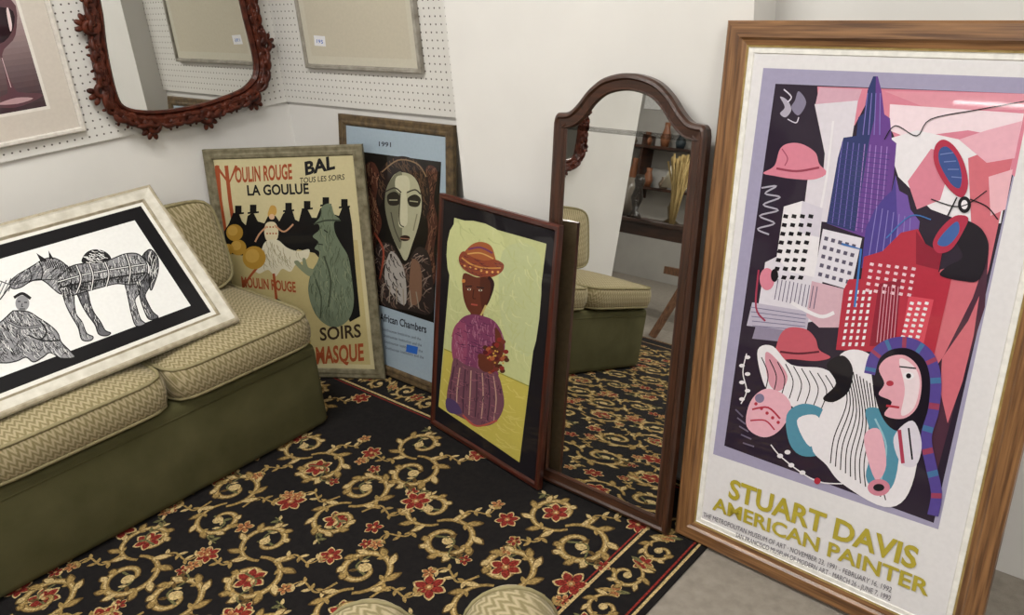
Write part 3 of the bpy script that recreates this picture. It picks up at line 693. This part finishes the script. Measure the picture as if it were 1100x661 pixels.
for c_ in ((256,226),(272,225),(310,223),(330,221),(350,217),(370,219)): mo.rect((c_[0]-6,c_[1]+3),(c_[0]+6,c_[1]+2),(c_[0]+6,c_[1]+4),(c_[0]-6,c_[1]+5),'#151413'); mo.rect((c_[0]-3.5,c_[1]-5),(c_[0]+3.5,c_[1]-5),(c_[0]+3.5,c_[1]+4),(c_[0]-3.5,c_[1]+4),'#151413')
mo.poly([(288,228),(291,221),(296,222),(297,229),(292,234),(288,232)],'#b58f48',True);mo.circ((292,233),3.0,'#c9a585')
mo.poly([(286,240),(295,239),(299,248),(297,258),(288,260),(284,251)],'#c9be9c',True)
for i in range(8): mo.circ((287+(i%4)*3.2,244+(i//4)*7),.9,ORR)
SKR=[(285,260),(298,258),(308,266),(320,270),(332,268),(330,278),(318,284),(312,292),(303,289),(296,297),(288,290),(278,294),(272,286),(279,274)]
mo.poly(SKR,'#c9c3ac',True); mo.hatch(SKR,50,1.2,10,.7,'#958d72')
mo.line([(276,288),(268,298),(258,314)],ORR,2.6);mo.line([(294,294),(297,322)],ORR,2.8);mo.line([(297,322),(304,326)],BK,2.6)
mo.line([(295,242),(305,249),(315,241)],'#b98c6c',1.8);mo.line([(287,243),(279,251),(274,260)],'#b98c6c',1.8)
MN=[(346,222),(355,219),(359,230),(365,236),(359,239),(360,250),(366,262),(374,276),(378,300),(380,326),(374,344),(360,352),(346,346),(336,332),(331,312),(334,294),(341,281),(343,271),(338,267),(342,260),(336,254),(343,247),(342,241),(337,241),(344,233)]
mo.poly(MN,GR,True); mo.hatch(MN,120,1.5,12,.9,'#4f5946');mo.hatch(MN,60,1.3,10,.8,'#7c846a')
mo.line([(337,241),(350,237),(366,237)],'#3a4034',1.8);mo.line([(348,247),(352,250)],'#2c3228',1.4);mo.line([(340,262),(347,263)],'#2c3228',1.1)
mo.line([(348,275),(355,300),(353,330)],'#3c4334',1.6);mo.line([(339,300),(345,320),(344,342)],'#3c4334',1.2)
mo.poly([(333,297),(324,291),(316,282),(320,280),(325,285),(325,278),(328,278),(331,287),(337,290)],'#767d64',True)
for c_,r_ in (((252,250),9),((256,266),8.5),((273,277),12.5),((245,268),6)): mo.circ(c_,r_,YM);mo.circ((c_[0]-2,c_[1]-2),r_*.6,'#bd984a')
mo.text('MOULIN ROUGE',(260,308),(318,314),(259,297),ORR,.03)
mo.poly([(258,322),(298,330),(322,345),(334,388),(272,386)],'#a68d42',True)
mo.text('SOIRS',(344,366),(388,362),(343,352),'#33271f',.02)
mo.text('MASQUE',(340,391),(391,387),(339,373),ORR,.03)
mo.done()
# ---- African mask poster
brV=noisy('bronze_wood','#42362a','#6b5a40',40,.45,.3,90,.002)
af=lean_panel('framed_poster',[(362,122),(486,135),(484,432),(381,388)],[1,1,.1,.1],8.1,.02,(-2.68,1.835,0,.632,1.018))
inn=af.frame([(0,-.02,brV,brV),(0,-.004,brV,brV),(.005,0,brV,brV),(.022,-.002,brV,brV),(.028,0,brV,brV),(.036,-.002,brV,brV),(.042,-.008,brV,brV)])
af.z=-.008;af.coat=.8
af.lpoly(inn,'#98a8b4')
af.text('1991',(407,157),(420,158),(407,152),'#33363c',.02)
AB=[(388,163),(474,174),(466,347),(398,325)]
af.poly(AB,'#15120f')
c1_=[(390,185),(400,174),(408,190),(404,215),(410,240),(404,262),(412,285),(404,312),(398,290),(392,240)]
c2_=[(458,180),(470,184),(466,214),(470,240),(466,270),(468,300),(458,312),(454,280),(460,250),(456,215)]
af.poly(c1_,'#4a2a20',True);af.poly(c2_,'#472a22',True);af.hatch(c1_,60,1.4,12,1.2,'#7d5a44');af.hatch(c2_,60,1.6,12,1.2,'#6b4a38');af.hatch(c1_,30,1.0,8,1.2,'#1d1210');af.hatch(c2_,30,1.9,8,1.2,'#1d1210')
hd=[(407,222),(406,196),(412,178),(428,168),(446,172),(458,186),(462,214),(456,236),(450,205),(440,188),(424,188),(416,204)]
af.poly(hd,'#231a18',True);af.hatch(hd,70,1.2,9,1.0,'#56402f');af.line([(410,185),(428,172),(448,176),(458,190)],'#80684e',1.4)
mk=[(418,196),(426,186),(440,187),(449,197),(453,218),(450,240),(443,262),(436,280),(429,270),(420,250),(414,226),(414,208)]
af.poly(mk,'#a8a68a',True)
af.poly([(418,196),(426,186),(432,187),(430,215),(432,240),(430,268),(420,250),(414,226),(414,208)],'#6f6e5a',True)
af.poly([(426,190),(438,190),(440,204),(432,208),(425,203)],'#bfbca0',True)
af.poly([(416,210),(424,206),(430,212),(428,220),(418,220)],'#2a2620',True);af.poly([(438,213),(446,209),(452,214),(449,222),(440,221)],'#2a2620',True)
af.line([(418,215),(427,215)],'#97957c',1.2);af.line([(440,216),(449,217)],'#97957c',1.2)
af.poly([(431,206),(436,206),(438,236),(434,244),(428,240)],'#bfbca0',True);af.line([(430,208),(429,238),(434,244)],'#3d3a30',1.2)
af.line([(414,206),(424,202),(431,207)],'#3d3a30',1.6);af.line([(437,207),(446,204),(452,209)],'#3d3a30',1.6)
af.circ((435,256),5.5,'#2a1a15',3.2);af.line([(430,256),(440,257)],'#8f6a54',1);af.line([(420,228),(424,246),(430,260)],'#45433a',1.2);af.line([(448,230),(444,248)],'#7c7a62',1.2)
bd=[(402,268),(420,262),(434,284),(448,266),(460,272),(465,300),(464,336),(440,334),(404,322)]
af.poly(bd,'#2c2422',True);af.hatch(bd,90,.9,10,1.3,'#5e4a40');af.hatch(bd,50,2.3,10,1.3,'#87766c')
af.poly([(420,270),(434,290),(436,326),(424,320),(413,298)],'#a09a94',True);af.poly([(442,280),(452,288),(452,322),(440,324)],'#775a48',True)
af.hatch([(420,270),(434,290),(436,326),(424,320),(413,298)],26,1.0,9,1.2,'#2c2422')
for k in range(6): af.line([(412+k*7,306+k*1.5),(410+k*8,324+k*1.5)],'#8d8070',1.1)
af.line([(402,250),(412,270),(408,300)],'#8e4431',2.0)
af.text('African Chambers',(408,344),(458,358),(408,336),'#2b2e34',.02)
for k in range(4): af.text('Smithsonian Institution and the',(411+k,355+k*6.6),(452+k,366+k*6.6),(411+k,352+k*6.6),'#454a52')
af.rect((437,370),(449,373),(448,381),(436,378),'#2f62b8')
af.done()
# ------------------------------------------------------------------ wall-hung items
XW=XL+.012
P0=Vector(hit((327,71),(0,YB-.035,0),(0,1,0)));P1=Vector(hit((452,82),(0,YB-.035,0),(0,1,0)))
bw=(P1.x-P0.x)
bp_=Panel('framed_picture',(P0.x,YB-.034,(P0.z+P1.z)/2),0,0,bw,.55)
silv=noisy('silver_moulding','#7f7a70','#a39e94',30,.35,.1,80,.001)
inn=bp_.frame([(0,-.02,silv,silv),(0,-.002,silv,silv),(.003,0,silv,silv),(.012,0,silv,silv),(.016,-.008,silv,silv)])
bp_.z=-.009; bp_.coat=.5
bp_.lpoly(inn,'#c0bbab');bp_.lpoly(inset(inn,.03),'#bbb4a2')
bp_.rect((337,38),(349,39),(350,50),(338,49),'#dcdce0');bp_.text('195',(340,46),(347,47),(340,42),'#2f62b8',.01)
bp_.done()
Q0=hit((92,137),(XW+.02,0,0),(1,0,0));Q1=hit((0,163),(XW+.02,0,0),(1,0,0))
ph=Panel('framed_photograph',(XW+.022,Q0.y-.62,(Q0.z+Q1.z)/2),math.pi/2,0,.62,.62)
ivory=flat('#cfcac2',.45,0,'ivory')
inn=ph.frame([(0,-.02,ivory,ivory),(0,-.002,ivory,ivory),(.003,0,ivory,ivory),(.012,0,ivory,ivory),(.016,-.008,ivory,ivory)])
ph.z=-.009; ph.coat=.6
ph.lpoly(inn,'#c6beb4');ph.lpoly(inset(inn,.075),'#d9d4cc');ph.lpoly(inset(inn,.085),'#a58b8c')
q=inset(inn,.085);x0,y0=q[0];x1,y1=q[2];W2=x1-x0;H2=y1-y0
def U(a,b): return (x0+W2*a,y0+H2*b)
N_=24
for k in range(N_):
    t=k/(N_-1); c=[int((1-t)*a+t*b_) for a,b_ in zip((62,46,50),(206,184,182))]
    ph.lpoly([U(0,k/N_),U(1,k/N_),U(1,1),U(0,1)],'#%02x%02x%02x'%tuple(c))
ph.lpoly(catmull([U(.60,.07),U(.78,.03),U(.97,.07),U(.985,.10),U(.86,.13),U(.81,.17),U(.795,.42),U(.93,.55),U(.97,.8),U(.6,.8),U(.64,.55),U(.775,.42),U(.76,.17),U(.71,.13),U(.6,.1)],4),'#5a3d43')
ph.lpoly(catmull([U(.66,.6),U(.8,.5),U(.93,.6),U(.94,.74),U(.65,.74)],4),'#24121a')
ph.lpoly(catmull([U(.66,.075),U(.8,.055),U(.92,.075),U(.8,.10)],4),'#b08f92');ph.lpoly([U(.785,.18),U(.79,.18),U(.79,.4),U(.785,.4)],'#c9adb0');ph.lpoly(catmull([U(.90,.58),U(.925,.62),U(.935,.74),U(.915,.72)],3),'#d9c4c6')
ph.lpoly(catmull([U(.15,.05),U(.4,.05),U(.42,.5),U(.33,.62),U(.32,.9),U(.23,.9),U(.22,.62),U(.13,.5)],4),'#241a1f')
ph.lpoly([U(.17,.15),U(.38,.15),U(.39,.4),U(.16,.4)],'#a39790')
ph.done()
# ornate carved mirrors
mah=noisy('carved_mahogany','#2a110c','#5a2b1d',35,.32,.35,90,.004)
def carved(dy,dz_,sc_):
    om=Panel('carved_wall_mirror',(XW+.03,0,0),math.pi/2,0,1,1); om.z=0
    low=[(108,2),(115,52),(125,98),(136,115),(166,119),(205,114),(240,104),(266,91),(274,68),(259,2)]
    lp=[om.loc(p_) for p_ in low]; vm=max(p_[1] for p_ in lp)+.14
    up_=[(a,2*vm-b) for a,b in lp[::-1]]
    gl=catmull(lp+up_,5)
    area=sum(gl[i][0]*gl[(i+1)%len(gl)][1]-gl[(i+1)%len(gl)][0]*gl[i][1] for i in range(len(gl)))
    if area<0: gl=gl[::-1]
    om.board(gl,-.006,MIR,'mirror_glass')
    mb=MB(); N=len(gl); prof=[(0.002,-.008),(0.0,.004),(-.008,.012),(-.016,.004),(-.028,.018),(-.044,.014),(-.052,-.012),(-.048,-.03)]
    loops=[inset(gl,d) for d,_ in prof]
    for j in range(len(prof)-1):
        for i in range(N):
            k=(i+1)%N; mb.add([loops[j][i]+(prof[j][1],),loops[j][k]+(prof[j][1],),loops[j+1][k]+(prof[j+1][1],),loops[j+1][i]+(prof[j+1][1],)],[[3,2,1,0]],mah,True)
    mb.obj('moulding',om.root)
    mb=MB(); cen=inset(gl,-.038); per=sum((Vector(cen[i])-Vector(cen[i-1])).length for i in range(N))
    def at(sv):
        sv%=per; acc=0
        for i in range(N):
            a=Vector(cen[i]);b=Vector(cen[(i+1)%N]);L=(b-a).length
            if acc+L>=sv: return a.lerp(b,(sv-acc)/L),(b-a).normalized()
            acc+=L
        return a,(b-a).normalized()
    k_=0; sv=0; rr=random.Random(4)
    while sv<per-.03:
        big=(k_%5==2); p_,d=at(sv); nrm=Vector((d.y,-d.x)); s_=1 if k_%2 else -1
        R0=(.034 if big else .021+.006*rr.random())*sc_; c=p_+nrm*((.014 if big else .003)+.005*rr.random())
        base=math.atan2(d.y,d.x); path=[];rad=[]
        for q in range(22):
            u=q/21; r_=R0*(1-.82*u); an=base+s_*(math.pi*.1+u*2*math.pi*1.2)+(0 if s_>0 else math.pi); path.append((c.x+r_*math.cos(an),c.y+r_*math.sin(an),.004+.012*u)); rad.append((.0125 if big else .010)*(1-.4*u))
        mb.tube(path,rad,mah,8)
        tail=[];tr=[]
        for q in range(9):
            pp,dd=at(sv+s_*(.004+q*.0085)); nn=Vector((dd.y,-dd.x)); off=.014*math.sin(q/8*math.pi)+(.016 if big else .006)*(q/8)**2
            tail.append((pp.x+nn.x*off,pp.y+nn.y*off,.006+.010*math.sin(q/8*math.pi))); tr.append(.012*(1-q/9)+.003)
        mb.tube(tail,tr,mah,7)
        for q in range(3 if big else 1):
            a=base-math.pi/2+(q-(1 if big else 0))*.6+.3*s_; l_=(.026 if big else .014); o_=c+Vector((math.cos(a),math.sin(a)))*R0*.6
            M3=Matrix.Rotation(a,3,'Z'); mb.ball((o_.x+math.cos(a)*l_*.5,o_.y+math.sin(a)*l_*.5,.002),l_*.62,mah,1.0,.6,.4,M3)
        sv+=(.060 if big else .038)*sc_; k_+=1
    mb.obj('carved_scrolls',om.root)
    if dy: om.root.location.y+=dy; om.root.location.z+=dz_
carved(0,0,1); carved(-1.53,-.05,1)
# ------------------------------------------------------------------ footstool with bolsters in the foreground
st=empty('upholstered_footstool')
dirv=Vector((-.70,.714,0)).normalized(); sidev=Vector((dirv.y,-dirv.x,0))
e1=hit((543,619),(0,0,.63),(0,0,1)); e2=hit((392,634),(0,0,.63),(0,0,1))
BT=.63
for i,e_ in enumerate((e1,e2)):
    mb=MB(); r0=.079; c=Vector((e_.x,e_.y,BT-r0))-dirv*.035
    path=[c+dirv*x for x in (.058,.052,.040,.020,-.01,-.1,-.2,-.3,-.38,-.41,-.425,-.43)]; rad=[r0*x for x in (.15,.45,.72,.92,1,1.0,1.0,1.0,.95,.75,.45,.15)]
    mb.tube(path,rad,CHEV,28)
    mb.tube([c+dirv*.012+(sidev*math.cos(t*.2618)+Vector((0,0,1))*math.sin(t*.2618))*r0*.955 for t in range(25)],.004,PIPE,6)
    mb.obj('bolster_%d'%(i+1),st)
mc=(e1+e2)/2
Mx=Matrix.Translation((mc.x-dirv.x*.31,mc.y-dirv.y*.31,0))@Matrix.Rotation(math.atan2(sidev.y,sidev.x),4,'Z')
mb=MB(); mb.box((-.24,-.19,.10),(.24,.19,BT-.158),GREEN,.03,Mx)
for sx in (-1,1):
    for sy in (-1,1): mb.lathe([(.012,0),(.018,.04),(.022,.10)],Mx@Vector((sx*.19,sy*.14,ST)),mw_v,12)
mb.obj('padded_base',st)
# ------------------------------------------------------------------ shop interior seen in the mirrors
tb=empty('display_table')
TX0,TX1,TY0,TY1,TZ=-4.5,-2.7,-2.55,-1.95,.74
mb=MB(); mb.box((TX0,TY0,TZ-.035),(TX1,TY1,TZ),mw_h,.004)
for x in (TX0+.05,TX1-.05):
    for y in (TY0+.05,TY1-.05): mb.box((x-.025,y-.025,.001),(x+.025,y+.025,TZ-.035),mw_v,.003)
mb.box((TX0+.04,TY0+.04,TZ-.13),(TX1-.04,TY1-.04,TZ-.03),mw_h,.003); mb.obj('table_body',tb)
ch=empty('wooden_easel')
mb=MB(); ew=wood('pine_easel','#5a3922','#80583a',True)
def plank(a,b,wd): mb.tube([a,b],wd,ew,4)
DY=-.22
plank((-2.30,-.95+DY,.003),(-2.52,-1.22+DY,.82),.028);plank((-2.85,-.95+DY,.003),(-2.64,-1.22+DY,.82),.028);plank((-2.55,-1.50+DY,.003),(-2.58,-1.22+DY,.85),.024)
plank((-2.30,-1.02+DY,.46),(-2.88,-1.02+DY,.46),.035);plank((-2.42,-1.10+DY,.68),(-2.76,-1.10+DY,.68),.03); mb.obj('legs_and_ledge',ch)
items=[('ceramic_vase',-3.08,-2.2,[(.05,0),(.08,.08),(.07,.18),(.03,.26),(.04,.29)],'#2f6a66'),('glass_jar',-3.3,-2.3,[(.06,0),(.065,.16),(.03,.2),(.03,.24)],'#54352a'),
('ceramic_vase',-3.98,-2.25,[(.06,0),(.1,.12),(.06,.24),(.05,.32)],'#8a8175'),('bronze_figurine',-3.77,-2.08,[(.06,0),(.05,.03),(.02,.06),(.05,.16),(.03,.24),(.045,.3),(.03,.35)],'#2e2620'),
('ceramic_bowl',-2.83,-2.15,[(.04,0),(.08,.05),(.10,.09)],'#b5aea0'),('glass_jar',-4.25,-2.3,[(.05,0),(.05,.2),(.02,.26),(.02,.32)],'#3d4a33'),('bronze_figurine',-3.05,-2.45,[(.05,0),(.02,.04),(.02,.2),(.06,.24),(.05,.36),(.02,.42)],'#3a2c20')]
for n_,x,y,pr,cc in items:
    mb=MB(); mb.lathe(pr,(x,y,TZ+.001),flat(cc,.2,.5,'glaze')); mb.obj(n_)
tl=empty('table_lamp'); mb=MB(); mb.lathe([(.07,0),(.03,.03),(.05,.12),(.02,.22),(.012,.3)],(-3.6,-2.38,TZ+.001),flat('#6b5a3c',.3,.3,'brass')); mb.obj('lamp_base',tl)
mb=MB(); mb.lathe([(.13,.28),(.08,.46)],(-3.6,-2.38,TZ+.001),flat('#d9d0ba',.8,0,'shade')); mb.obj('lamp_shade',tl)
db=MB()
for i in range(90):
    a=random.random()*6.28; r=random.random()*.05; t=random.random()*.08; bx,by=-3.42,-2.10
    db.tube([(bx+r*.4*math.cos(a),by+r*.4*math.sin(a),TZ+.002),(bx+r*math.cos(a),by+r*math.sin(a),TZ+.25),(bx+(r+t)*math.cos(a),by+(r+t)*math.sin(a),TZ+.45+random.random()*.1)],[.003,.004,.009],flat('#b8a06c',.9,0,'straw'),5)
db.obj('dried_wheat_bundle')
sh=empty('wall_shelf'); mb=MB()
for z in (1.0,1.45): mb.box((-6.4,-4.498,z),(-4.2,-4.25,z+.03),mw_h,.003)
for x in (-6.3,-5.3,-4.3): mb.box((x,-4.498,.9),(x+.03,-4.27,1.6),mw_v,.003)
rr=random.Random(3)
for z in (1.031,1.481):
    x=-6.2
    while x<-4.35:
        hgt=rr.uniform(.1,.3); mb.lathe([(.04,0),(.06,hgt*.4),(.03,hgt*.8),(.035,hgt)],(x,-4.38,z),flat(rr.choice(['#4b3a2e','#7a6a58','#2f3a40','#8d5a3c','#a8a194']),.4,.2,'glaze'),14); x+=rr.uniform(.14,.26)
mb.obj('shelf_with_ornaments',sh)
for (x,z) in ((-4.9,1.95),(-5.5,1.9),(-3.9,1.5),(-3.5,1.2),(-4.0,2.0)):
    mb=MB(); mb.box((x,-4.4995,z),(x+.22,-4.49,z+.28),flat('#e8e8e6',.7,0,'paper'),.0); mb.box((x+.03,-4.4898,z+.16),(x+.19,-4.4885,z+.2),flat('#44546a',.7,0,'ink'));mb.obj('price_sheet')
